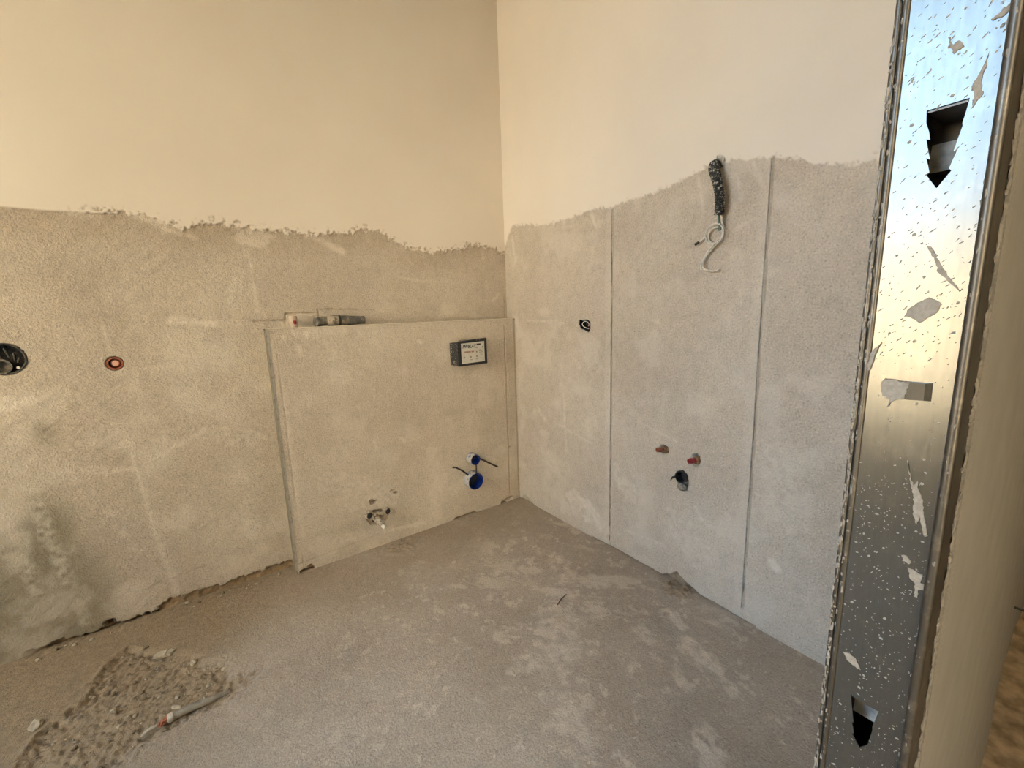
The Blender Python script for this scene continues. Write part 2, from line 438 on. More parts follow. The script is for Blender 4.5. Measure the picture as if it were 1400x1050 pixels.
# socket hole and pipe hole
rb = np.hypot(U+2.197, V-1.140)
h = np.where(rb < .055, -.048, h)
rc = np.hypot((U+1.909), V-1.097)
h = np.where(rc < .026, -.03, h)
damp_shade = .95*sstep(.20, .0, np.hypot((U+2.19-.10*(.4-V))*1.4, (V-.36)*.42)-.02+.05*fbm(U, V, 8, 3, 71))
damp_shade = np.maximum(damp_shade, (.84+.12*fbm(U, V, 6, 4, 72))*sstep(.75, .25, V+.35*(U+2.3))*sstep(-1.98, -2.16, U+.12*(V-.3)))  # damp stain widened and deepened, also painting the light falling off low down
damp_shade = np.maximum(damp_shade, .45*sstep(.06, 0, np.hypot((U+2.14)*.8, (V-.86)*.35)))
dirt = np.maximum(dirt, .16*sstep(.35, 0, V)*sstep(-1.0, -2.2, U))
coat = np.stack([fin, sm*(1-fin), dirt, damp_shade*(1-fin)], -1)
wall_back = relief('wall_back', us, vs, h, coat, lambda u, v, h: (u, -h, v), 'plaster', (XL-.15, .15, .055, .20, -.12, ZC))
tag(wall_back, 'back wall with cream finish coat above and rough grey plaster below', kind='structure')

# ---------------------------------------------------------------- right wall
us = grade(JF-.03, 0.004, .0042); vs = grade(0.0, ZC, .0042, 1.82)
U, V = np.meshgrid(us, vs)
edgeB = [(-2.3, 1.62), (-1.854, 1.646), (-1.80, 1.642), (-1.761, 1.645), (-1.70, 1.672), (-1.662, 1.691), (-1.60, 1.716), (-1.558, 1.728), (-1.50, 1.742), (-1.453, 1.756), (-1.40, 1.768),
         (-1.373, 1.764), (-1.35, 1.755), (-1.317, 1.751), (-1.25, 1.742), (-1.193, 1.731), (-1.051, 1.724), (-0.894, 1.713), (-0.80, 1.722), (-0.72, 1.728), (-0.652, 1.717),
         (-0.55, 1.712), (-0.426, 1.722), (-0.33, 1.726), (-0.26, 1.744), (-0.18, 1.752), (-0.10, 1.768), (-0.075, 1.752), (-0.04, 1.705), (-0.015, 1.66), (0.02, 1.62)]
e = np.interp(U, *zip(*edgeB))
s = V-e+.016*fbm(U, V, 30, 5, 111, gain=.75)+.007*fbm(U, V, 110, 2, 112)
fin = sstep(-.003, .003, s)
pk = sstep(.18, .4, fbm(U, V, 80, 3, 114))*sstep(-.025, -.004, s)*sstep(.02, .004, s)
fin = fin*(1-.8*pk)
h = .0006*fbm(U, V, 9, 5, 121)+.0006*fbm(U, V, 70, 2, 122)+.0003*fbm(U, V, 60, 3, 125, sv=5)
h = h*(1-fin)+fin*(.0034+.0005*fbm(U, V, 3, 3, 124))
sm = np.zeros_like(U); dirt = np.zeros_like(U)
for k, (p, q, w, dn) in enumerate([((-0.53, .82), (-.55, .45), .004, .5), ((-.45, .60), (-.75, .54), .004, .4), ((-.30, .66), (-.37, .60), .016, .35),
        ((-.60, .20), (-.80, .12), .05, .45), ((-.9, .42), (-1.02, .34), .05, .25), ((-1.40, .34), (-1.52, .36), .004, .6), ((-1.05, .72), (-1.25, .67), .004, .5),
        ((-.98, .14), (-1.20, .16), .006, .4), ((-1.30, 1.74), (-1.33, 1.60), .006, .5), ((-1.44, 1.74), (-1.47, 1.62), .006, .4), ((-1.50, 1.74), (-1.545, 1.64), .008, .5),
        ((-1.46, 1.52), (-1.52, 1.545), .005, .5), ((-.75, 1.70), (-.78, 1.64), .008, .6), ((-.45, 1.70), (-.85, 1.66), .020, .22), ((-.08, 1.70), (-.11, 1.55), .010, .5),
        ((-1.66, .30), (-1.68, .28), .012, .9), ((-1.35, .40), (-1.38, .36), .006, .6), ((-.62, .98), (-.66, .94), .008, .3), ((-1.1, 1.2), (-1.15, 1.18), .006, .5),
        ((-1.63, .75), (-1.68, .5), .06, .14), ((-1.25, .30), (-1.4, .2), .06, .18), ((-.21, 1.192), (-.48, 1.19), .003, .5)]):
    sm = np.maximum(sm, stroke(U, V, p, q, w, 140+k, dn))
sm = np.maximum(sm, .30*sstep(.1, .5, fbm(U, V, 8, 5, 133)))
# grooves beside the two screed beads
for g, top, bot, wob in ((G1, 1.712, .01, .001), (G2, 1.735, .02, .0025)):
    off = wob*fbm(U*0, V, 9, 3, 150)+.004*sstep(.5, .05, V)*fbm(U*0, V, 25, 3, 151)
    c = sstep(.0048, .0030, np.abs(U-g+.005+off))*(V < top)*(V > bot)
    c = c*sstep(-.55, -.35, fbm(U*0, V, 12, 3, 152)+np.where(V > .3, .5, 0))
    h = h-.007*c; dirt = np.maximum(dirt, .35*c)
    sm = np.maximum(sm, .22*sstep(.035, .015, np.abs(U-g-.012+.01*fbm(U, V, 8, 3, 153)))*(1-fin))
    pit = sstep(.012, .006, np.hypot(U-g-.006, (V-(.14 if g == G2 else .05))*.6)); h = h-.008*pit
# foot of the wall with broken spot
eb = .006+.010*fbm(U, V*0, 18, 4, 161)
rec = sstep(.003, -.003, V-eb)*(U < -.75)*(U > -1.62)
h = h-rec*.014; dirt = np.maximum(dirt, rec*.6)
brk = sstep(-.006, .006, poly_sd(U, V, [(-1.18, -.02), (-1.21, .020), (-1.24, .030), (-1.275, .060), (-1.30, .038), (-1.36, .022), (-1.41, -.02)])+.010*fbm(U, V, 45, 3, 162))
h = h-brk*(.016+.012*fbm(U, V, 60, 3, 163)); dirt = np.maximum(dirt, brk*.75)
bl = sstep(-.004, .004, poly_sd(U, V, [(-.10, -.01), (-.12, .03), (-.17, .028), (-.26, -.01)])+.006*fbm(U, V, 60, 3, 164))
h = h-bl*.008; dirt = np.maximum(dirt, bl*.35)
# openings for cable and pipes
HOLE = [(-.664, 1.198), (-.690, 1.191), (-.715, 1.198), (-.735, 1.187), (-.739, 1.160), (-.729, 1.134), (-.700, 1.145), (-.672, 1.152), (-.660, 1.175)]
hp = poly_sd(U, V, HOLE)+0*poly_sd(U, V, [(-.668, 1.196), (-.690, 1.190), (-.715, 1.196), (-.732, 1.185), (-.735, 1.160), (-.726, 1.136), (-.700, 1.148), (-.675, 1.155), (-.664, 1.175)])
h = np.where(hp > 0, -.05, h)
for (cy, cz, r1, r2) in ((-1.190, .617, .022, .022), (-1.342, .612, .020, .028), (-1.284, .505, .026, .040)):
    d = np.hypot((U-cy)/r1, (V-cz)/r2)+.2*fbm(U, V, 40, 2, 171)
    h = np.where(d < 1, -.035, h)
h = np.where(np.hypot((U+1.385)/.02, (V-1.762)/.014) < 1, -.03, h)
coat = np.stack([fin, sm*(1-fin), dirt, np.zeros_like(U)], -1)
wall_right = relief('wall_right', us, vs, h, coat, lambda u, v, h: (-h, u, v), 'plaster', (.055, .18, JF-.03, .15, -.12, ZC))
tag(wall_right, 'right wall of rough grey plaster split by two vertical screed beads', kind='structure')
def screed_bead(name, y, z0, z1, x, parent, w=.0038, seed=0):
    m = MB(); n = 70; rr = random.Random(seed); prev = None; o = 0
    for i in range(n+1):
        o = o*.85+rr.uniform(-.0004, .0004); z = z0+(z1-z0)*i/n
        sec = [(x+.004, y+o-w/2, z), (x-.0016, y+o-w/2*.7, z), (x-.0016, y+o+w/2*.7, z), (x+.004, y+o+w/2, z)]
        m.v += sec
        if i:
            b = 4*(i-1)
            for k in range(3): m.f.append((b+k, b+k+1, b+k+5, b+k+4))
    return m.build(name, 'bead', parent)
screed_bead('screed_bead', G1+.001, .03, 1.705, 0, wall_right, .0034, 1)
screed_bead('screed_bead', G2+.001, .05, 1.728, 0, wall_right, .0040, 2)

# ---------------------------------------------------------------- boxing in front of the back wall
boxing = empty('pipe_boxing', (XB, -DB, 0))
tag(boxing, 'waist-high plastered pipe boxing built against the back wall', 'boxing')
us = grade(XB+.004, -.0005, .0042); vs = grade(0.0, BH-.001, .0042)
U, V = np.meshgrid(us, vs)
h = .0007*fbm(U, V, 9, 5, 221)+.0006*fbm(U, V, 70, 2, 222)+.0006*fbm(U, V, 5, 3, 226, sv=40)*sstep(.35, .1, V)
fin = np.zeros_like(U); dirt = np.zeros_like(U); sm = np.zeros_like(U)
for k, (p, q, w, dn) in enumerate([((-1.28, 1.19), (-1.10, 1.19), .012, .4), ((-1.22, 1.175), (-1.05, 1.185), .016, .4), ((-1.26, 1.12), (-1.25, 1.08), .010, .5), ((-1.12, 1.05), (-1.10, 1.08), .005, .6),
        ((-.98, 1.18), (-.97, 1.16), .004, .8), ((-1.32, 1.17), (-1.315, 1.165), .005, .8), ((-.66, 1.11), (-.65, 1.10), .005, .7), ((-1.02, .80), (-1.01, .78), .004, .6), ((-.95, .60), (-.94, .55), .006, .5),
        ((-.80, .58), (-.78, .56), .006, .6), ((-1.20, .45), (-.95, .30), .06, .15), ((-1.10, .32), (-.9, .25), .05, .16), ((-.62, .34), (-.5, .2), .04, .14), ((-1.3, .12), (-.7, .06), .02, .25),
        ((-1.345, .9), (-1.34, .2), .012, .25), ((-.98, .08), (-.7, .05), .012, .5)]):
    sm = np.maximum(sm, stroke(U, V, p, q, w, 240+k, dn))
sm = np.maximum(sm, .28*sstep(.1, .5, fbm(U, V, 8, 5, 233)))
c = sstep(.0035, .0015, np.abs(U+.083+.002*fbm(U*0, V, 6, 3, 251)))*(V < 1.165)*(V > .05)
h = h-.004*c; dirt = np.maximum(dirt, .6*c)
c = sstep(.0035, .0015, np.abs(U-XB-.034+.003*fbm(U*0, V, 4, 3, 253)))*(V < 1.1)*(V > .02)*sstep(-.4, .0, fbm(U*0, V, 5, 2, 254))
h = h-.002*c; dirt = np.maximum(dirt, .35*c)
c = sstep(.005, .002, np.abs(U+.008))*(V > .02)
h = h-.004*c; dirt = np.maximum(dirt, .45*c)
# bitten foot
for poly, dep in (([(-1.372, -.02), (-1.368, .012), (-1.335, .020), (-1.318, .030), (-1.302, .012), (-1.310, -.02)], .03), ([(-.52, -.02), (-.50, .010), (-.36, .014), (-.33, -.02)], .022), ([(-.16, -.02), (-.15, .020), (-.11, .028), (-.07, .032), (-.06, .022), (-.10, .012), (-.13, -.02)], .025)):
    b_ = sstep(-.003, .003, poly_sd(U, V, poly)+.005*fbm(U, V, 60, 3, 261)); h = h-dep*b_; dirt = np.maximum(dirt, .6*b_)
cr = sstep(.003, .0012, np.abs(V-.058-.022*np.sin((U+1.3)*3)+.010*fbm(U, V*0, 10, 3, 266)))*sstep(-.65, -.8, U)
h = h-.0015*cr; dirt = np.maximum(dirt, .22*cr)
for x, z, r1, r2 in ((-.981, .262, .016, .010), (-.992, .272, .012, .007), (-.857, .283, .012, .006), (-.875, .300, .012, .005), (-.073, .374, .005, .005)):
    d = np.hypot(((U-x)*.8-(V-z)*.6)/r1 if r1 > .014 else (U-x)/r1, (V-z)/r2)+.3*fbm(U, V, 70, 2, 271)
    h = np.where(d < 1, -.03, h); dirt = np.maximum(dirt, .5*(d < 1.1))
rg = poly_sd(U, V, [(-1.03, .205), (-.99, .215), (-.93, .205), (-.90, .20), (-.89, .17), (-.93, .13), (-.96, .12), (-1.0, .14), (-1.03, .17)])+.012*fbm(U, V, 40, 3, 272)
h = h-.016*sstep(-.004, .004, rg); dirt = np.maximum(dirt, .45*sstep(-.004, .004, rg))
for x, z, r in ((-.374, .233, .050), (-.370, .370, .031)):
    h = np.where(np.hypot(U-x, V-z) < r, -.045, h)
dark_tone = .35*sstep(.2, 0, np.hypot((U+.95)*.5, (V-.1)*.9))+.25*sstep(.1, 0, np.hypot((U+1.2), V-.42))+.4*sstep(.14, .03, np.hypot(U+.36, V-.25))  # darker tone low down, at the left and around the sockets
coat = np.stack([fin, sm, dirt, dark_tone*.7], -1)
face = relief('front_face', us, vs, h, coat, lambda u, v, h: (u-XB, -h, v), 'plaster', None, boxing)
m = MB()                               # core with ledge and side return
m.box(XB+.002, -.001, -DB+.052, -.001, -.02, BH-.004)
m.box(XB, -.001, -DB+.001, -.0005, BH-.006, BH)
m.box(XB, XB+.006, -DB+.001, -.0005, -.02, BH)
core = m.build('side_and_ledge', 'plaster', boxing)
m = MB()
m.box(XB-.0015, XB+.010, -DB-.0016, -DB+.0002, .02, BH+.001); m.box(XB-.0015, XB+.0002, -DB-.0016, -DB+.012, .02, BH+.001)
m.build('corner_bead', 'bead', boxing)
m = MB()
m.box(XB-.0015, -.004, -DB-.0014, -DB+.008, BH-.0002, BH+.0022)
m.build('ledge_trim', 'smooth_plaster', boxing)

# ---------------------------------------------------------------- floor
us = np.concatenate([np.linspace(XL, -2.45, 120)[:-1], grade(-2.45, .06, .0046)]); vs = grade(JN+.02, .06, .0046)
U, V = np.meshgrid(us, vs)
DIRT = [(-2.30, -.75), (-2.204, -.591), (-2.168, -.483), (-2.084, -.386), (-2.051, -.236), (-1.99, -.205), (-1.943, -.232), (-1.86, -.33), (-1.779, -.427), (-1.70, -.53), (-1.66, -.60), (-1.60, -.63), (-1.63, -.67),
        (-1.717, -.700), (-1.80, -.71), (-1.852, -.715), (-1.92, -.735), (-1.965, -.760), (-2.05, -.82), (-2.25, -.88)]
sd = poly_sd(U, V, DIRT)+.035*fbm(U, V, 14, 5, 301, gain=.65)
soft = .010+.035*sstep(-2.0, -1.75, U-.5*(V+.3))
dm = sstep(-soft, soft, sd)
h = .0018*fbm(U, V, 4, 4, 302)+.0006*fbm(U, V, 40, 3, 303)
rubble = fbm(U, V, 34, 5, 304, gain=.78)
edge_ = .35+.65*sstep(.09, .01, np.abs(sd))
h = h+dm*(-.012+.015*rubble*edge_+.005*fbm(U, V, 85, 2, 320))+.008*sstep(.03, 0, np.abs(sd))*sstep(-1.85, -2.05, U)*(.6+fbm(U, V, 30, 3, 321))
h = h+.004*sstep(.55, 1, vnoise(U, V, 75, 9))*dm
bandA = sstep(.09, 0, -V-np.where(U > XB, DB, 0))*sstep(.0, .4, fbm(U, V, 14, 4, 306)+.25)
h = h+.004*bandA*fbm(U, V, 60, 3, 307)
spill = sstep(.10, .02, np.hypot((U+.88)*.6, V+.17)+.03*fbm(U, V, 25, 3, 308))
h = h+spill*(.004+.007*fbm(U, V, 50, 3, 309))
br = sstep(.09, .03, np.hypot((U+.03), (V+1.30)*.9)+.03*fbm(U, V, 30, 3, 310))
h = h+br*(.006+.010*fbm(U, V, 55, 3, 311))
n1 = fbm(U*.8+V*.6, V*.8-U*.6, 13, 6, 312, sv=7, gain=.68)
mask = .30+.7*sstep(-1.35, -.75, U-.25*V)*sstep(-.25, -.5, V)
sm = sstep(.10, .34, n1)*mask*.5*sstep(-.25, .25, fbm(U, V, 2.6, 3, 318)+.05)
sm = np.maximum(sm, .5*sstep(.30, .5, fbm(U, V, 24, 4, 314, gain=.65))*mask)
for k, (p, q, w, dn) in enumerate([((-.28, -1.50), (-.33, -1.68), .035, .6), ((-.19, -1.36), (-.22, -1.44), .02, .6), ((-.35, -1.33), (-.38, -1.42), .02, .5), ((-.40, -1.52), (-.45, -1.60), .02, .5),
        ((-.37, -.50), (-.45, -.56), .03, .5), ((-.52, -.66), (-.60, -.74), .05, .4), ((-.60, -1.1), (-.62, -1.25), .07, .35), ((-.55, -1.72), (-.62, -1.80), .03, .6), ((-.75, -1.2), (-.85, -1.5), .08, .25), ((-.30, -.8), (-.36, -.95), .04, .4)]):
    sm = np.maximum(sm, stroke(U, V, p, q, w, 340+k, dn)*sstep(-.35, .15, fbm(U, V, 30, 4, 380+k)))
dust = sstep(-1.15, -1.95, U-.35*V)*sstep(-1.2, -.7, V)*.75+.28*sstep(-.6, -.2, V)
dirt = np.maximum(np.clip(dust*1.2+.22*fbm(U, V, 5, 4, 315), 0, .92), dm*.92)
dirt = np.maximum(dirt, .55*spill); dirt = np.maximum(dirt, .6*br); dirt = np.maximum(dirt, .4*bandA)
sm = sm*(1-dm)
sm = np.maximum(sm, .45*dm*sstep(.30, .55, fbm(U, V, 60, 3, 322)))
coat = np.stack([np.zeros_like(U), sm, dirt, np.zeros_like(U)], -1)
floor = relief('floor', us, vs, h, coat, lambda u, v, h: (u, v, h), 'concrete', (XL-.15, .1, JN+.02, .1, -.15, -.05))
H_FL, U_FL, V_FL = h.copy(), us.copy(), vs.copy()
def floor_z(x, y):
    return float(H_FL[min(np.searchsorted(V_FL, y), len(V_FL)-1), min(np.searchsorted(U_FL, x), len(U_FL)-1)])
tag(floor, 'bare dusty screed floor with pale plaster stains and a dug-out dirt patch', kind='structure')

# ---------------------------------------------------------------- corridor floor, ceiling, other walls
tag(MB().box(XL-.15, 2.4, -4.4, JN+.02, -.15, -.004).build('floor_corridor', 'brown_floor'), 'brown dusty corridor floor', kind='structure')
tag(MB().box(XL-.15, 2.4, -4.4, .2, ZC, ZC+.2).build('ceiling', 'cream_ceiling'), 'plain cream ceiling', kind='structure')
m = MB()
m.box(XL-.15, XL, WIN_Y1, .06, -.1, ZC); m.box(XL-.15, XL, -4.4, WIN_Y0, -.1, ZC)
m.box(XL-.15, XL, WIN_Y0, WIN_Y1, -.1, WIN_Z0); m.box(XL-.15, XL, WIN_Y0, WIN_Y1, WIN_Z1, ZC)
tag(m.build('wall_left', 'smooth_plaster'), 'plain plastered left wall with window opening', kind='structure')
m = MB(); t = .045
m.box(XL-.10, XL-.05, WIN_Y0, WIN_Y0+t, WIN_Z0, WIN_Z1); m.box(XL-.10, XL-.05, WIN_Y1-t, WIN_Y1, WIN_Z0, WIN_Z1)
m.box(XL-.10, XL-.05, WIN_Y0, WIN_Y1, WIN_Z0, WIN_Z0+t); m.box(XL-.10, XL-.05, WIN_Y0, WIN_Y1, WIN_Z1-t, WIN_Z1)
tag(m.build('window_1', 'frame_wood'), 'wooden window frame in left wall', kind='structure')
m = MB()
m.box(XL-.15, CW_X0, -4.4, -4.25, -.1, ZC); m.box(CW_X1, 2.4, -4.4, -4.25, -.1, ZC)
m.box(CW_X0, CW_X1, -4.4, -4.25, CW_Z1, ZC); m.box(CW_X0, CW_X1, -4.4, -4.25, -.1, CW_Z0)
tag(m.build('wall_corridor', 'smooth_plaster'), 'corridor wall with an unseen opening added to let light in', kind='structure')
tag(MB().box(2.25, 2.4, -4.25, JF, -.1, ZC).build('wall_corridor_end', 'smooth_plaster'), 'end wall of corridor', kind='structure')
# door wall: hollow partition to the right of the post, lintel, part left of the doorway
JW = -1.062
m = MB()
m.box(JW, 2.3, JN+.006, JF, -.1, ZC); m.box(XL-.05, -1.98, JN, JF, -.1, ZC); m.box(-1.98, JW, JN, JF, 2.12, ZC)
wall_front = m.build('wall_front', 'outer_plaster')
tag(wall_front, 'thin plastered partition with the doorway', kind='structure')
us = grade(JW, 2.28, .010); vs = grade(-.03, 2.6, .014)
U, V = np.meshgrid(us, vs)
h = .0015*fbm(U, V, 3, 3, 401)+.0030*fbm(U, V, 11, 3, 402, sv=1.2)*sstep(-.5, .3, U)+.012*sstep(.10, .0, V)*fbm(U, V*0, 2.2, 3, 403)
h = h-.002*sstep(JW+.02, JW, U)
coat = np.zeros(U.shape+(4,))
me_ = relief('outer_face', us, vs, h, coat, lambda u, v, h: (u, JN-.001-h, v), 'outer_plaster', None, wall_front)

# ================================================================== OUTSIDE (seen only as reflection and light)
m = MB().box(-40, 40, -40, 40, -.6, -.4)
tag(m.build('ground_outside', 'earth'), 'dry ground around the house', kind='structure')
yard = empty('garden_wall', (-10, 6, -.4)); tag(yard, 'low sunlit ochre garden wall outside the window', kind='structure')
MB().box(-10.3, -10, -4.0, 14, -.4, 2.35).build('wall_panel', 'facade', yard)
MB().box(-10.4, -9.9, -4.0, 14, 2.35, 2.45).build('coping', 'facade', yard)
cw = empty('bounce_wall', (-3, -9, -.4)); tag(cw, 'unseen ochre wall added to bounce warm light into the corridor', kind='structure')  # added out of view to bounce warm sunlight through the corridor opening
MB().box(-9.4, 8, -9.3, -9, -.4, 5.2).build('wall_panel', 'facade', cw)
MB().box(-9.4, 8, -9.4, -8.9, 5.2, 5.3).build('coping', 'facade', cw)
nb = empty('sky_block_house', (-13, -12, -.4)); tag(nb, 'tall unseen ochre house added to block sky and warm the light', kind='structure')  # added out of view to hide sky from the back wall, reflecting warm light
MB().box(-18, -9.5, -24, -4.0, -.4, 8.5).build('house_wall', 'facade', nb)
MB().frustum([(-18.4, -24.4, 8.5), (-9.1, -24.4, 8.5), (-9.1, -3.6, 8.5), (-18.4, -3.6, 8.5)], [(-15, -21, 10.5), (-12.5, -21, 10.5), (-12.5, -5, 10.5), (-15, -5, 10.5)]).build('roof', 'copper', nb)

# ================================================================== GALVANISED DOOR POST
CUT_A = [(-2.1752, 1.3923), (-2.1981, 1.3925), (-2.1969, 1.3829), (-2.1959, 1.3763), (-2.1963, 1.3745), (-2.1947, 1.3665), (-2.1933, 1.3581), (-2.1949, 1.3572), (-2.1934, 1.352), (-2.192, 1.3463), (-2.1935, 1.3445), (-2.1865, 1.3334), (-2.1795, 1.345), (-2.1813, 1.3462), (-2.18, 1.3517), (-2.1784, 1.3573), (-2.1807, 1.3558), (-2.1789, 1.3629), (-2.1771, 1.3712), (-2.1793, 1.3705), (-2.1781, 1.3765), (-2.1759, 1.3832)]
CUT_B = [(-2.1721, 0.869), (-2.1936, 0.8681), (-2.1919, 0.8558), (-2.1906, 0.8486), (-2.1912, 0.8446), (-2.1893, 0.8273), (-2.188, 0.8243), (-2.1834, 0.8174), (-2.1766, 0.8276), (-2.1781, 0.8286), (-2.177, 0.8337), (-2.1754, 0.8397), (-2.1768, 0.8406), (-2.1744, 0.8532)]
SM = [
 [(-2.1853, 1.2908), (-2.1878, 1.2902), (-2.1922, 1.2809), (-2.1987, 1.2685), (-2.2067, 1.2561), (-2.2075, 1.2537), (-2.2049, 1.257), (-2.1992, 1.2637), (-2.1939, 1.2697), (-2.1905, 1.2803)],
 [(-2.1768, 1.2359), (-2.1794, 1.2427), (-2.1904, 1.2511), (-2.1987, 1.2454), (-2.1969, 1.2398), (-2.1903, 1.2333), (-2.1869, 1.2308), (-2.1814, 1.235)],
 [(-2.182, 1.439), (-2.1834, 1.4389), (-2.1856, 1.4324), (-2.1873, 1.434), (-2.1888, 1.4339), (-2.1917, 1.4285), (-2.1867, 1.4257), (-2.1841, 1.4324)],
 [(-2.2046, 1.4188), (-2.2044, 1.4117), (-2.2026, 1.4017), (-2.2047, 1.3923), (-2.1996, 1.3844), (-2.2001, 1.3929), (-2.198, 1.3993), (-2.2005, 1.4062)],
 [(-2.2032, 1.4399), (-2.2081, 1.4425), (-2.2127, 1.4463), (-2.217, 1.4443), (-2.2093, 1.4391), (-2.2042, 1.4386)],
 [(-2.1902, 1.1155), (-2.1937, 1.1025), (-2.1961, 1.0949), (-2.1983, 1.0993), (-2.1996, 1.0923), (-2.2034, 1.0824), (-2.2049, 1.0717), (-2.2092, 1.0537), (-2.2074, 1.052), (-2.2029, 1.0691), (-2.2016, 1.0609), (-2.1982, 1.0691), (-2.1976, 1.0841), (-2.1939, 1.0979)],
 [(-2.1999, 1.0201), (-2.2054, 1.0189), (-2.2094, 1.0181), (-2.2089, 1.01), (-2.2115, 1.0104), (-2.2114, 1.0044), (-2.2082, 1.0036), (-2.2083, 0.9957), (-2.2061, 0.9954), (-2.2059, 1.0073), (-2.2013, 1.0128)],
 [(-2.1625, 0.9101), (-2.1679, 0.9119), (-2.1725, 0.91), (-2.1774, 0.9006), (-2.1748, 0.9003), (-2.1664, 0.9035)],
 [(-2.1947, 1.0294), (-2.1983, 1.0302), (-2.2018, 1.026), (-2.2003, 1.0233), (-2.1967, 1.0251)],
 [(-2.1673, 1.1779), (-2.1698, 1.1836), (-2.175, 1.1835), (-2.1865, 1.1816), (-2.1849, 1.1762), (-2.1843, 1.1676), (-2.1801, 1.167), (-2.1761, 1.1634), (-2.1732, 1.1585), (-2.1745, 1.1651), (-2.169, 1.1683)],
 [(-2.1572, 1.1887), (-2.1575, 1.2026), (-2.1607, 1.2096), (-2.1648, 1.2146), (-2.1613, 1.2028), (-2.1601, 1.1949), (-2.1587, 1.1888)]]
post = empty('door_post', (JX+.02, (JF+JN)/2, 0))
tag(post, 'galvanised metal door-frame post with barbed cutouts and plaster splashes', 'post')
WY0, WY1 = -2.2128, -2.1585
def sheet_with_holes(rect, holes, x, thick):
    bm = bmesh.new()
    (y0, z0), (y1, z1) = rect
    loops = [[(y0, z0), (y1, z0), (y1, z1), (y0, z1)]]+holes
    edges = []
    for lp in loops:
        vs = [bm.verts.new((x, y, z)) for y, z in lp]
        edges += [bm.edges.new((vs[i], vs[(i+1) % len(vs)])) for i in range(len(vs))]
    bmesh.ops.triangle_fill(bm, use_beauty=True, use_dissolve=False, edges=edges)
    kill = []
    for f in bm.faces:
        c = f.calc_center_median()
        for hl in holes:
            if in_poly(np.array([c.y]), np.array([c.z]), hl)[0]: kill.append(f); break
    bmesh.ops.delete(bm, geom=kill, context='FACES')
    r = bmesh.ops.extrude_face_region(bm, geom=bm.faces[:])
    for g in r['geom']:
        if isinstance(g, bmesh.types.BMVert): g.co.x += thick
    mb = MB(); bm.verts.index_update()
    mb.v = [tuple(v.co) for v in bm.verts]; mb.f = [tuple(v.index for v in f.verts) for f in bm.faces]
    bm.free(); return mb
CUT_C = [(y, z-.5236) for y, z in CUT_B]                # the next cutout further down, out of view
sheet_with_holes(((WY0, .0), (WY1, 2.10)), [CUT_A, CUT_B, CUT_C], JX, .0011).build('web', 'zinc', post)
# returns at both edges: rolled double lips
def lip(name, prof, mat):
    m = MB(); n = len(prof)
    for z in (0.0, 2.10):
        m.v += [(x, y, z) for x, y in prof]
    m.f = [(i, (i+1) % n, n+(i+1) % n, n+i) for i in range(n)]+[tuple(range(n)), tuple(range(2*n-1, n-1, -1))]
    return m.build(name, mat, post, True)
def arc(cx, cy, r, a0, a1, n=8):
    return [(cx+r*math.cos(math.radians(a0+(a1-a0)*k/n)), cy+r*math.sin(math.radians(a0+(a1-a0)*k/n))) for k in range(n+1)]
lip('rolled_lip', arc(JX+.0004, -2.1562, .0026, 20, 340, 12), 'zinc_dull')
lip('rolled_lip', arc(JX+.0012, -2.1515, .0024, 20, 340, 12), 'zinc_dull')
lip('rolled_lip', arc(JX-.0002, -2.2150, .0036, 20, 340, 12), 'zinc_dull')
MB().box(JX+.003, JX+.045, JN-.0005, JN+.0007, 0, 2.10).build('outer_flange', 'zinc_dull', post)
MB().box(JX+.045, JX+.0705, JN-.0030, JN+.0007, 0, 2.10).build('plaster_strip', 'spatter', post)
MB().box(JX+.003, JX+.060, JF-.0008, JF-.0001, 0, 2.10).build('inner_flange', 'zinc_dull', post)
MB().box(JX+.052, JX+.056, WY0, JF-.002, 0, 2.10).build('back_plate', 'zinc_dull', post)
# inside the cutouts: tongue folded inwards and plasterboard edge behind
def tongue(cut, dz, zt, name='folded_tongue'):
    y0, y1 = cut[1][0]+.0008, cut[0][0]-.0008
    m = MB()
    m.frustum([(JX+.001, y0, zt), (JX+.001, y1, zt), (JX+.001, y1, zt-.0014), (JX+.001, y0, zt-.0014)],
              [(JX+.034, y0+.003, zt-dz), (JX+.034, y1-.003, zt-dz), (JX+.034, y1-.003, zt-dz-.0014), (JX+.034, y0+.003, zt-dz-.0014)])
    return m.build(name, 'zinc_dull', post)
tongue(CUT_A, .002, 1.3918); tongue(CUT_B, .004, .8680)
for (z0_, z1_, yc_) in ((1.3515, 1.3745, -2.187), (.8285, .8560, -2.182)):
    MB().frustum([(JX+.030, yc_-.013, z0_), (JX+.030, yc_+.013, z0_), (JX+.036, yc_+.013, z1_), (JX+.036, yc_-.013, z1_)],
                 [(JX+.046, yc_-.013, z0_), (JX+.046, yc_+.013, z0_), (JX+.046, yc_+.013, z1_), (JX+.046, yc_-.013, z1_)]).build('board_edge', 'gypsum', post)
# half-pressed tab in the middle
m = MB()
m.frustum([(JX, -2.1745, 1.1825), (JX, -2.1998, 1.1827), (JX, -2.1999, 1.1677), (JX, -2.1745, 1.1665)],
          [(JX-.0008, -2.1800, 1.1822), (JX-.0042, -2.1957, 1.1823), (JX-.0042, -2.1960, 1.1682), (JX-.0008, -2.1800, 1.1672)])
m.build('pressed_tab', 'zinc', post)
def jag(poly, k):
    rr = random.Random(k+50); out = []
    for i, a in enumerate(poly):
        b_ = poly[(i+1) % len(poly)]; L = math.hypot(b_[0]-a[0], b_[1]-a[1]); n = max(1, int(L/.0017))
        for q in range(n):
            t = q/n; j = .0006 if q else 0
            out.append((a[0]+(b_[0]-a[0])*t+rr.uniform(-j, j), a[1]+(b_[1]-a[1])*t+rr.uniform(-j, j)))
    return out
SM = [jag(p_, k) for k, p_ in enumerate(SM)]
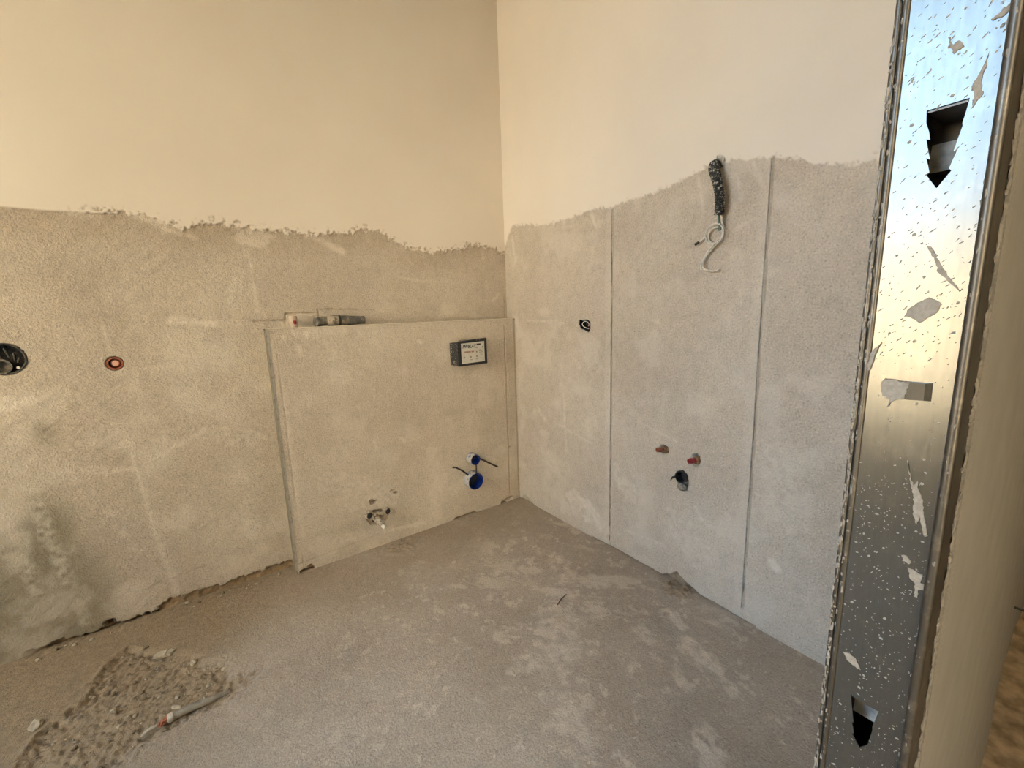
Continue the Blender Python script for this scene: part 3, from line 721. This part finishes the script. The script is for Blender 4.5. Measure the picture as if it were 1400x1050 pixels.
for k, s_ in enumerate(SM):
    base = JX-.0001 if k != 9 else JX-.0001
    prism(s_, base, JX-(.0009 if k not in (9, 10) else .0022), inset=.06).build('plaster_smear', 'spatter', post)
# fine splashes: too many and small to pick apart
m = MB(); rs = random.Random(21)
for k in range(1250):
    z = rs.uniform(.70, 1.52); y = rs.uniform(WY0+.002, WY1-.001)
    if any(in_poly(np.array([y]), np.array([z]), c)[0] for c in (CUT_A, CUT_B)): continue
    if 1.1 < z < 1.2 and rs.random() < .6: continue
    big = rs.random() < .06
    r = rs.uniform(.0008, .0013) if big else rs.uniform(.00022, .0006)
    el = rs.uniform(1, 1.4) if big else rs.choice([1, 1.3, 2.4, 3.4, 4.4]) if z > 1.2 else rs.choice([1, 1, 1.3, 2.2]); a = rs.uniform(2.0, 2.7) if z > 1.2 else rs.uniform(0, 3.1)
    n = 6; vs_ = []
    for q in range(n):
        t = 2*math.pi*q/n; dy = r*el*math.cos(t)*rs.uniform(.75, 1.2); dz = r*math.sin(t)*rs.uniform(.75, 1.2)
        vs_.append((JX-.0001, y+dy*math.cos(a)-dz*math.sin(a), z+dy*math.sin(a)+dz*math.cos(a)))
    m.add(vs_+[(JX-.0001-r*.45, y, z)], [(q, (q+1) % n, n) for q in range(n)])
o = m.build('plaster_splashes', 'spatter', post); o['kind'] = 'stuff'
m = MB(); rs = random.Random(22)                       # crust sticking to the lips
for (x, y, w, cnt) in ((JX-.0018, -2.1512, .0016, 420), (JX-.0016, -2.1555, .0012, 150), (JX-.0030, -2.2146, .0012, 110), (JX-.0012, -2.2124, .0010, 60)):
    for k in range(cnt):
        z = rs.uniform(.70, 1.52)
        if y > -2.153 and z > 1.2 and rs.random() < .5: continue
        m.blob((x+rs.uniform(-.0004, .0006), y+rs.uniform(-w, w), z), rs.uniform(.0004, .0010), rs.uniform(.0004, .0011), rs.uniform(.0008, .004), k, 1, .35)
for k in range(160):
    z = rs.uniform(.70, 1.5); m.blob((JX+rs.uniform(.038, .048), JN-.0012, z), .0035, .0012, rs.uniform(.002, .009), k+900, 1, .35)
o = m.build('plaster_crust', 'spatter', post); o['kind'] = 'stuff'

# ================================================================== FITTINGS ON THE BACK WALL AND BOXING
# control box
cb = empty('control_box', (-.37, -DB, .953)); tag(cb, 'black control box with a white printed front on the pipe boxing', 'control box')
y0, y1 = -DB+.004, -DB-.058
m = MB().frustum([(-.474, y0, .955), (-.268, y0, .955), (-.268, y0, 1.090), (-.474, y0, 1.084)],
                 [(-.452, y1, .953), (-.262, y1, .953), (-.262, y1, 1.099), (-.452, y1, 1.090)])
m.build('body', 'box_black', cb)
m = MB().frustum([(-.446, y1+.002, .948), (-.258, y1+.002, .950), (-.258, y1+.002, 1.103), (-.446, y1+.002, 1.094)],
                 [(-.443, y1-.006, .951), (-.261, y1-.006, .953), (-.261, y1-.006, 1.100), (-.443, y1-.006, 1.091)])
m.build('front_frame', 'black', cb)
px0, px1, pz0, pz1 = -.434, -.278, .963, 1.080
yp = y1-.0062
m = MB().frustum([(px0, yp, pz0), (px1, yp, pz0+.004), (px1, yp, pz1+.006), (px0, yp, pz1)], [(px0+.001, yp-.002, pz0+.001), (px1-.001, yp-.002, pz0+.005), (px1-.001, yp-.002, pz1+.005), (px0+.001, yp-.002, pz1-.001)])
plate = m.build('front_plate', 'panel', cb)
pw = px1-px0; ph = pz1-pz0
def flat(name, u, v, w, hh, mat, thick=.0008):
    x = px0+pw*u; z = pz0+ph*v+.004*u
    return MB().box(x, x+pw*w, yp-.002-thick, yp-.0015, z, z+ph*hh).build(name, mat, plate)
def text(name, s, u, v, size, mat, shear=0.0, sx=1.0):
    cu = bpy.data.curves.new(name, 'FONT'); cu.body = s; cu.size = size; cu.shear = shear; cu.extrude = .0004; cu.offset = .0006 if size > .02 else .0002
    to = bpy.data.objects.new(name, cu); COL.objects.link(to)
    bpy.context.view_layer.update()
    me = bpy.data.meshes.new_from_object(to.evaluated_get(bpy.context.evaluated_depsgraph_get()))
    bpy.data.objects.remove(to); bpy.data.curves.remove(cu)
    me.name = name; me.materials.clear(); me.materials.append(M[mat])
    off = Vector((px0+pw*u, yp-.0024, pz0+ph*v+.004*u))-parent_world(plate)
    for vv in me.vertices:
        x, y, z = vv.co; vv.co = off+Vector((x*sx, -z, y))
    return link(bpy.data.objects.new(name, me), plate)
text('logo', 'PWBLAY', .05, .76, .027, 'ink', .35, .82)
text('lettering', 'GENERO BM 1', .10, .53, .0125, 'ink_red', 0, .95)
flat('display', .66, .84, .17, .085, 'ink'); flat('button', .90, .70, .035, .06, 'ink')
for u, v in ((.08, .27), (.36, .26), (.62, .26), (.62, .49)): flat('symbol', u, v, .055, .07, 'ink_soft')
for u, v, w in ((.08, .12, .13), (.34, .15, .11), (.60, .15, .11), (.74, .17, .14), (.74, .54, .16), (.74, .48, .19), (.76, .42, .14), (.60, .70, .12), (.74, .60, .08), (.80, .36, .12)): flat('print_line', u, v, w, .022, 'ink_soft')
rs = random.Random(5)
for k in range(7): MB().blob((-.44+rs.uniform(0, .17), y1-.004, rs.choice([1.094, 1.097, .951])), .006, .003, .003, k, 1, .3).build('plaster_bit', 'spatter', cb)

# blue pipe sockets
def socket(name, x, z, r, d, label):
    e_ = empty(name, (x, -DB, z)); tag(e_, label, 'pipe', None)
    o = Vector((x, -DB+.01, z)); ax = (0, -1, 0)
    MB().lathe(o, ax, [(0, r*1.02), (d*.5, r*1.0), (d+.008, r*.985), (d+.010, r*.97)], 32, False, False, .015, 3).build('outer_sleeve', 'blue_outer', e_, True)
    MB().lathe(o, ax, [(d+.010, r*.97), (d+.0102, r*.91), (d*.4, r*.90), (-.02, r*.88)], 32, False, True).build('inner_bore', 'blue', e_, True)
    MB().lathe(o, ax, [(.006, r*.895), (.007, r*.895)], 32).build('bore_shade', 'black', e_)  # black disc stands in for the shade deep in the bore
    return e_
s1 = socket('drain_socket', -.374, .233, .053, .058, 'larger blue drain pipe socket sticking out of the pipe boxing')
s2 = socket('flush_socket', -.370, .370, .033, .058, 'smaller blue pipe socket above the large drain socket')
MB().tube([(-.374, -.15, .288), (-.372, -.152, .318), (-.371, -.15, .340)], .004, 8).build('binding_wire', 'wire_dark', s1)
def rod(name, pts, r, label, mat='rod'):
    e_ = MB().tube(pts, r, 8, True, .08, 2).build(name, mat); tag(e_, label, 'rod'); return e_
rod('anchor_rod', [(-.36, -.085, .385), (-.335, -.125, .368), (-.270, -.14, .325), (-.214, -.145, .288)], .0055, 'dark rod pointing down from the smaller blue socket')
rod('bent_rod', [(-.50, -.080, .335), (-.485, -.100, .338), (-.455, -.115, .318), (-.43, -.12, .295), (-.405, -.11, .27)], .005, 'bent rusty rod reaching the side of the larger blue socket')

# angle valve stub
vf = empty('valve_stub', (-.96, -DB, .16)); tag(vf, 'plaster-caked water outlet with pale stub low on the pipe boxing', 'fitting')
def sleeve(o, ax, r, L, mat, bore, name='sleeve'):
    MB().lathe(o, ax, [(0, r), (L, r), (L, r*.80), (L*.3, r*.78)], 20, True, False, .06, 5).build(name, mat, vf, True)
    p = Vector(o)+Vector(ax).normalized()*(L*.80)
    MB().lathe(p, ax, [(0, r*.80), (.001, r*.80)], 20).build('bore', bore, vf)  # black disc paints the shade inside the sleeve opening
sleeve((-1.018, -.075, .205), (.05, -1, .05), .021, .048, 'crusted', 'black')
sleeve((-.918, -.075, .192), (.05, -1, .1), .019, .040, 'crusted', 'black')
MB().tube([(-1.03, -.092, .197), (-.97, -.10, .196), (-.905, -.092, .190)], [.010, .014, .010], 12, True, .12, 4).build('cross_bar', 'crusted', vf)
MB().lathe((-.985, -.085, .182), (.30, -1, -.42), [(0, .017), (.02, .018), (.045, .0165), (.07, .0155), (.078, .0135)], 20, True, True, .05, 6).build('outlet_body', 'crusted', vf, True)
MB().lathe((-.966, -.156, .150), (.30, -1, -.42), [(0, .0105), (.022, .010), (.025, .008)], 8, True, True, .05, 7).build('plug', 'white', vf)
MB().tube([(-1.0, -.10, .165), (-.985, -.112, .160), (-.965, -.108, .165)], .005, 8, True, .2, 8).build('lock_ring', 'rod', vf)
vf.location = vf.location

# things lying on the ledge
dp = empty('drain_pipe', (-1.06, -.045, BH)); tag(dp, 'mortar-smeared dark pipe elbow lying on the ledge of the boxing', 'pipe')
zc = BH+.026
MB().tube(spline([(-1.172, -.052, zc-.003), (-1.150, -.047, zc-.001), (-1.12, -.045, zc), (-1.10, -.045, zc)], 4), [.014]+[.022, .0235, .024]+[.0225]*9, 18, True, .05, 3).build('elbow', 'grey_pipe', dp, True)
MB().lathe((-1.115, -.045, zc+.001), (1, 0, 0), [(0, .024), (.01, .027), (.03, .028), (.05, .027), (.056, .024)], 20, True, True, .05, 4).build('coupling', 'crusted', dp, True)
MB().lathe((-1.062, -.045, zc), (1, 0, 0), [(0, .025), (.002, .0275), (.010, .0275), (.012, .025)], 20).build('tape_band', 'tape', dp, True)
MB().lathe((-1.052, -.045, zc), (1, 0, 0), [(0, .0255), (.03, .025), (.07, .0215), (.10, .0185), (.112, .018), (.114, .020), (.119, .020)], 20, True, True, .03, 5).build('tail', 'grey_pipe', dp, True)
ps = empty('pipe_stub', (-1.262, -.045, BH)); tag(ps, 'pale upright stub with a red mark on the ledge of the boxing', 'pipe')
MB().lathe((-1.262, -.045, BH), (0, 0, 1), [(0, .0175), (.05, .018), (.055, .0165), (.055, .013), (.03, .012)], 18, True, True, .04, 6).build('sleeve', 'pinkish', ps, True)
MB().blob((-1.2595, -.0635, BH+.026), .008, .003, .009, 2, 2, .2).build('red_mark', 'red', ps, True)

# left wall fittings: round socket box and pipe end
sb = empty('socket_box', (-2.197, 0, 1.14)); tag(sb, 'round black flush socket box full of conduit in the back wall', 'socket box')
MB().lathe((-2.197, .046, 1.14), (0, -1, 0), [(0, .050), (.044, .054), (.050, .0575), (.0505, .0545), (.046, .051), (.004, .047)], 36, True, True).build('box_shell', 'black_dusty', sb, True)
MB().lathe((-2.212, .036, 1.112), (.12, -1, .05), [(0, .026), (.034, .027), (.038, .0275), (.038, .021), (.02, .020)], 22, True, True, .03, 3).build('conduit_end', 'grey_pipe', sb, True)
m = MB()
for k, (a, b_) in enumerate(((-.025, .02), (.0, .03), (.02, .012), (.03, -.005))):
    m.tube(spline([(-2.197+a, .03, 1.14+b_), (-2.19+a, .004, 1.145+b_), (-2.185+a*.6, .012, 1.128+b_*.5)], 5), .0035, 7)
m.build('cables', 'black_dusty', sb, True)
MB().lathe((-2.166, .01, 1.107), (0, -1, 0), [(0, .0045), (.012, .0045)], 10).build('screw', 'white', sb)
cp = empty('pipe_end', (-1.909, 0, 1.097)); tag(cp, 'small red plastic pipe end set flush in the back wall', 'pipe')
MB().lathe((-1.909, .03, 1.097), (0, -1, 0), [(0, .025), (.028, .026), (.031, .0245), (.031, .0195), (.008, .018)], 24, True, True, .02, 2).build('collar', 'copper', cp, True)
MB().lathe((-1.908, .03, 1.098), (0, -1, 0), [(0, .014), (.022, .0135), (.026, .010)], 20).build('plug', 'pink', cp, True)

# ================================================================== FITTINGS ON THE RIGHT WALL
# corrugated conduit with cable tails
hc = empty('cable_conduit', (0, -1.385, 1.76)); tag(hc, 'splashed black corrugated conduit hanging from the right wall with pale cable tails', 'conduit')
pth = spline([(.03, -1.362, 1.752), (-.012, -1.372, 1.758), (-.040, -1.385, 1.735), (-.050, -1.402, 1.700), (-.046, -1.412, 1.655), (-.038, -1.413, 1.610), (-.032, -1.408, 1.575)], 16)
MB().tube(pth, [.0165+.0018*math.sin(i*math.pi*.66) for i in range(len(pth))], 18).build('corrugated_hose', 'conduit', hc, True)
MB().tube(spline([(-.030, -1.405, 1.582), (-.026, -1.408, 1.55), (-.024, -1.409, 1.52)], 5), .0042, 8).build('green_core', 'wire_green', hc, True)
def coil(c, r, a0, a1, n, dx):
    return [(c[0]+dx*k/n, c[1]-r*math.cos(math.radians(a0+(a1-a0)*k/n)), c[2]+r*math.sin(math.radians(a0+(a1-a0)*k/n))) for k in range(n+1)]
MB().tube([(-.024, -1.413, 1.575), (-.02, -1.416, 1.545)]+coil((-.022, -1.392, 1.512), .036, 20, 420, 40, -.012), .0030, 7).build('cable_coil', 'wire_white', hc, True)
MB().tube(coil((-.018, -1.389, 1.508), .028, 60, -340, 34, .004), .0028, 7).build('cable_coil', 'wire_white', hc, True)
MB().tube(spline([(-.028, -1.41, 1.495), (-.022, -1.392, 1.478), (-.018, -1.362, 1.450), (-.020, -1.345, 1.418), (-.020, -1.340, 1.390), (-.020, -1.36, 1.384), (-.018, -1.395, 1.378), (-.02, -1.415, 1.384)], 6), .0030, 7).build('cable_tail', 'wire_white', hc, True)
MB().tube(spline([(-.022, -1.405, 1.48), (-.018, -1.375, 1.455), (-.02, -1.352, 1.425), (-.022, -1.350, 1.395), (-.02, -1.372, 1.380)], 6), .0026, 7).build('cable_tail', 'wire_white', hc, True)
MB().tube(spline([(-.02, -1.36, 1.515), (-.016, -1.342, 1.505), (-.018, -1.325, 1.492)], 5), .0026, 7).build('cable_tail', 'wire_white', hc, True)
MB().tube([(-.018, -1.328, 1.494), (-.022, -1.312, 1.484)], [.0045, .0055], 8).build('cable_clip', 'rod', hc)
MB().tube(spline([(-.004, -1.375, 1.772), (-.02, -1.385, 1.785), (-.012, -1.402, 1.776), (-.008, -1.398, 1.755)], 6), .0022, 7).build('cable_loop', 'wire_white', hc, True)

jh = empty('cable_outlet', (0, -.70, 1.17)); tag(jh, 'ragged dark hole in the right wall with looped cable inside', 'cable outlet')
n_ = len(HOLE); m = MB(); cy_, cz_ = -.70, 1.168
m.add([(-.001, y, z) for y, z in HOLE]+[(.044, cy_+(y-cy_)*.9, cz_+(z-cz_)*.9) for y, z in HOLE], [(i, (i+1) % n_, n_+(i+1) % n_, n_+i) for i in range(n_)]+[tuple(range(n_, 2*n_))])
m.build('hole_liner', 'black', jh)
MB().tube(spline([(.006, -.722, 1.150), (.004, -.705, 1.156), (.006, -.683, 1.163), (.004, -.678, 1.176), (.003, -.692, 1.188), (.004, -.712, 1.187), (.006, -.724, 1.174), (.012, -.715, 1.165)], 6), .0019, 7).build('cable_loop', 'wire_white', jh, True)
MB().tube(spline([(.02, -.71, 1.16), (.010, -.708, 1.172), (.012, -.716, 1.180)], 5), .004, 7).build('red_core', 'darkred', jh, True)

def stub(name, y, z, label, cap, ring, ax, L):
    e_ = empty(name, (0, y, z)); tag(e_, label, 'pipe')
    o = Vector((.02, y, z)); a = Vector(ax).normalized()
    MB().lathe(o, a, [(0, .016), (.020, .0165), (.027, .0150), (.027, .010)], 16, True, True, .1, 3).build('wall_ring', ring, e_, True)
    MB().lathe(o, a, [(.01, .0105), (L, .0115), (L+.004, .0105), (L+.004, .0075), (L-.012, .0065)], 16, True, True, .05, 4).build('stub', cap, e_, True)
    MB().lathe(o+a*(L-.010), a, [(0, .007), (.001, .007)], 12).build('bore', 'darkred', e_)
    return e_
stub('water_stub', -1.196, .617, 'orange-red capped water pipe stub, upper one on right wall', 'copper', 'brass', (-1, .42, .06), .052)
stub('cold_water_stub', -1.350, .610, 'dark red water pipe stub in a brown ring beside the black drain', 'red', 'brass', (-1, .30, .05), .056)
dr = empty('drain_outlet', (0, -1.284, .51)); tag(dr, 'black basin drain outlet with mortar lip low on right wall', 'drain')
MB().lathe((.03, -1.284, .520), (-1, 0, .05), [(0, .026), (.040, .0275), (.046, .0265), (.046, .0225), (.006, .021)], 22, True, True, .02, 3).build('socket', 'black', dr, True)
MB().blob((-.004, -1.288, .474), .010, .022, .017, 5, 2, .2).build('mortar_lip', 'grey_pipe', dr, True)
MB().tube([(.0, -1.262, .515), (-.02, -1.250, .512), (-.016, -1.238, .494)], [.005, .0045, .002], 7).build('torn_flap', 'tape', dr)

# wire end on the corridor side of the partition
MB_w = MB().tube(spline([(.31, JN-.001, .305), (.325, JN-.03, .297), (.36, JN-.05, .272), (.40, JN-.06, .262), (.46, JN-.06, .262)], 6), .0035, 7).build('wire_end', 'wire_dark', None, True)
tag(MB_w, 'short black wire end sticking out of the outer partition face', 'wire')

# ================================================================== ON THE FLOOR
fp = empty('floor_conduit', (-1.79, -.674, 0)); tag(fp, 'broken grey conduit with torn orange sleeve in the dug-out floor', 'conduit')
M['dusty_tube'] = simple('dusty_grey_tube', (0.33, 0.285, 0.23), .85, 0, .14, 60)
M['dusty_white'] = simple('dusty_white_core', (0.55, 0.48, 0.39), .7, 0, .1, 60)
MB().tube(spline([(-1.842, -.676, .003), (-1.80, -.674, .003), (-1.75, -.671, -.001), (-1.715, -.666, -.007), (-1.69, -.660, -.013)], 6), [.0115]*8+[.0105]*8+[.0085]*9, 14, True, .05, 3).build('grey_tube', 'dusty_tube', fp, True)
MB().lathe((-1.840, -.676, .004), (-1, -.10, 0), [(0, .0135), (.012, .0138), (.014, .0115)], 16, True, True, .04, 2).build('collar', 'dusty_white', fp, True)
for k, (x, y, z, sx, sy, sz) in enumerate(((-1.860, -.678, .005, .011, .008, .008), (-1.867, -.684, .002, .010, .007, .006), (-1.855, -.668, .001, .008, .006, .006), (-1.876, -.684, .003, .007, .006, .006))):
    MB().blob((x, y, z), sx, sy, sz, 70+k, 2, .38, k).build('torn_sleeve', 'orange', fp)
MB().tube(spline([(-1.880, -.684, .004), (-1.90, -.689, .005), (-1.918, -.697, .001)], 4), [.0050]*3+[.0045]*3+[.004, .003, .0015], 9, True, .1, 4).build('white_core', 'dusty_white', fp, True)

def rock(sx, sy, sz, x, y, z, seed, mat, label, group=None, sub=1, name='rubble_stone'):
    o = MB().blob((0, 0, 0), sx, sy, sz, seed, sub, .28, seed*.7).build(name, mat)
    o.location = (x, y, floor_z(x, y)+sz*.45); tag(o, label, 'rubble', group); return o
rock(.026, .016, .012, -1.888, -.318, .0, 31, 'stone', 'largest pale plaster chip at the edge of the dirt patch near the wall', None, 2, 'plaster_chip')
rock(.016, .010, .008, -1.862, -.322, .0, 32, 'stone', 'pale chip touching the largest plaster chip', None, 2, 'plaster_chip')
rock(.014, .010, .009, -1.790, -.440, .0, 33, 'stone', 'pale angular chip on the rim of the dirt patch beside the grey conduit end', None, 2, 'plaster_chip')
rock(.024, .017, .008, -2.195, -.440, .002, 34, 'stone', 'flat round stone on the far rim of the dirt patch', None, 2, 'plaster_chip')
rock(.018, .005, .005, -1.835, -.622, -.004, 35, 'stone', 'thin pale splinter beside the orange sleeve', None, 2, 'plaster_chip')
rs = random.Random(77); protos = []
for k in range(4):
    mb = MB().blob((0, 0, 0), 1, rs.uniform(.6, .9), rs.uniform(.45, .7), 60+k, 1, .3)
    me = bpy.data.meshes.new('rubble_stone'); me.from_pydata(mb.v, [], mb.f); protos.append(me)
    me.materials.append(M['stone' if k % 2 else 'stone_dark'])
made = 0
while made < 150:
    x = rs.uniform(-2.28, -1.62); y = rs.uniform(-.86, -.20)
    if not in_poly(np.array([x]), np.array([y]), DIRT)[0]: continue
    k = rs.randrange(4); s_ = rs.choice([.003, .004, .005, .006, .007, .010])
    o = bpy.data.objects.new('rubble_stone', protos[k]); link(o)
    o.location = (x, y, floor_z(x, y)+s_*.25); o.scale = (s_, s_, s_); o.rotation_euler = (0, 0, rs.uniform(0, 6.3))
    pale = k % 2
    tag(o, ('small pale crumb lying in the brown dirt patch' if pale else 'small brown crumb lying in the brown dirt patch'), 'rubble', 'pale crumbs in the dirt patch' if pale else 'brown crumbs in the dirt patch')
    made += 1
# bits broken out of the wall feet
for k, (x, y, s_, lab) in enumerate(((-.030, -1.26, .014, 'brown mortar lump at the broken foot of the right wall'), (-.022, -1.33, .011, 'smaller mortar crumb at the broken foot of the right wall'), (-.86, -.125, .009, 'grey mortar crumb on the floor under the caked water outlet'))):
    rock(s_, s_*.7, s_*.6, x, y, .002, 90+k, 'stone_dark', lab, None, 1, 'mortar_lump')
rs = random.Random(91)
for k in range(22):
    x = rs.uniform(-2.28, -1.42); y = -rs.uniform(.006, .06); s_ = rs.choice([.004, .005, .006, .008, .011])
    o = bpy.data.objects.new('mortar_crumb', protos[rs.randrange(4)]); link(o)
    o.location = (x, y, floor_z(x, y)+s_*.3); o.scale = (s_, s_, s_*.9); o.rotation_euler = (0, 0, rs.uniform(0, 6.3))
    tag(o, 'small mortar crumb on the floor along the cracked foot of the back wall', 'rubble', 'crumbs along the foot of the back wall')
tw = MB().tube([(-.525, -1.048, .004), (-.49, -1.034, .007), (-.448, -1.022, .005)], [.0022, .0030, .0015], 7).build('wood_splinter', 'wood')
tag(tw, 'thin dark splinter lying alone on the screed floor', 'splinter')
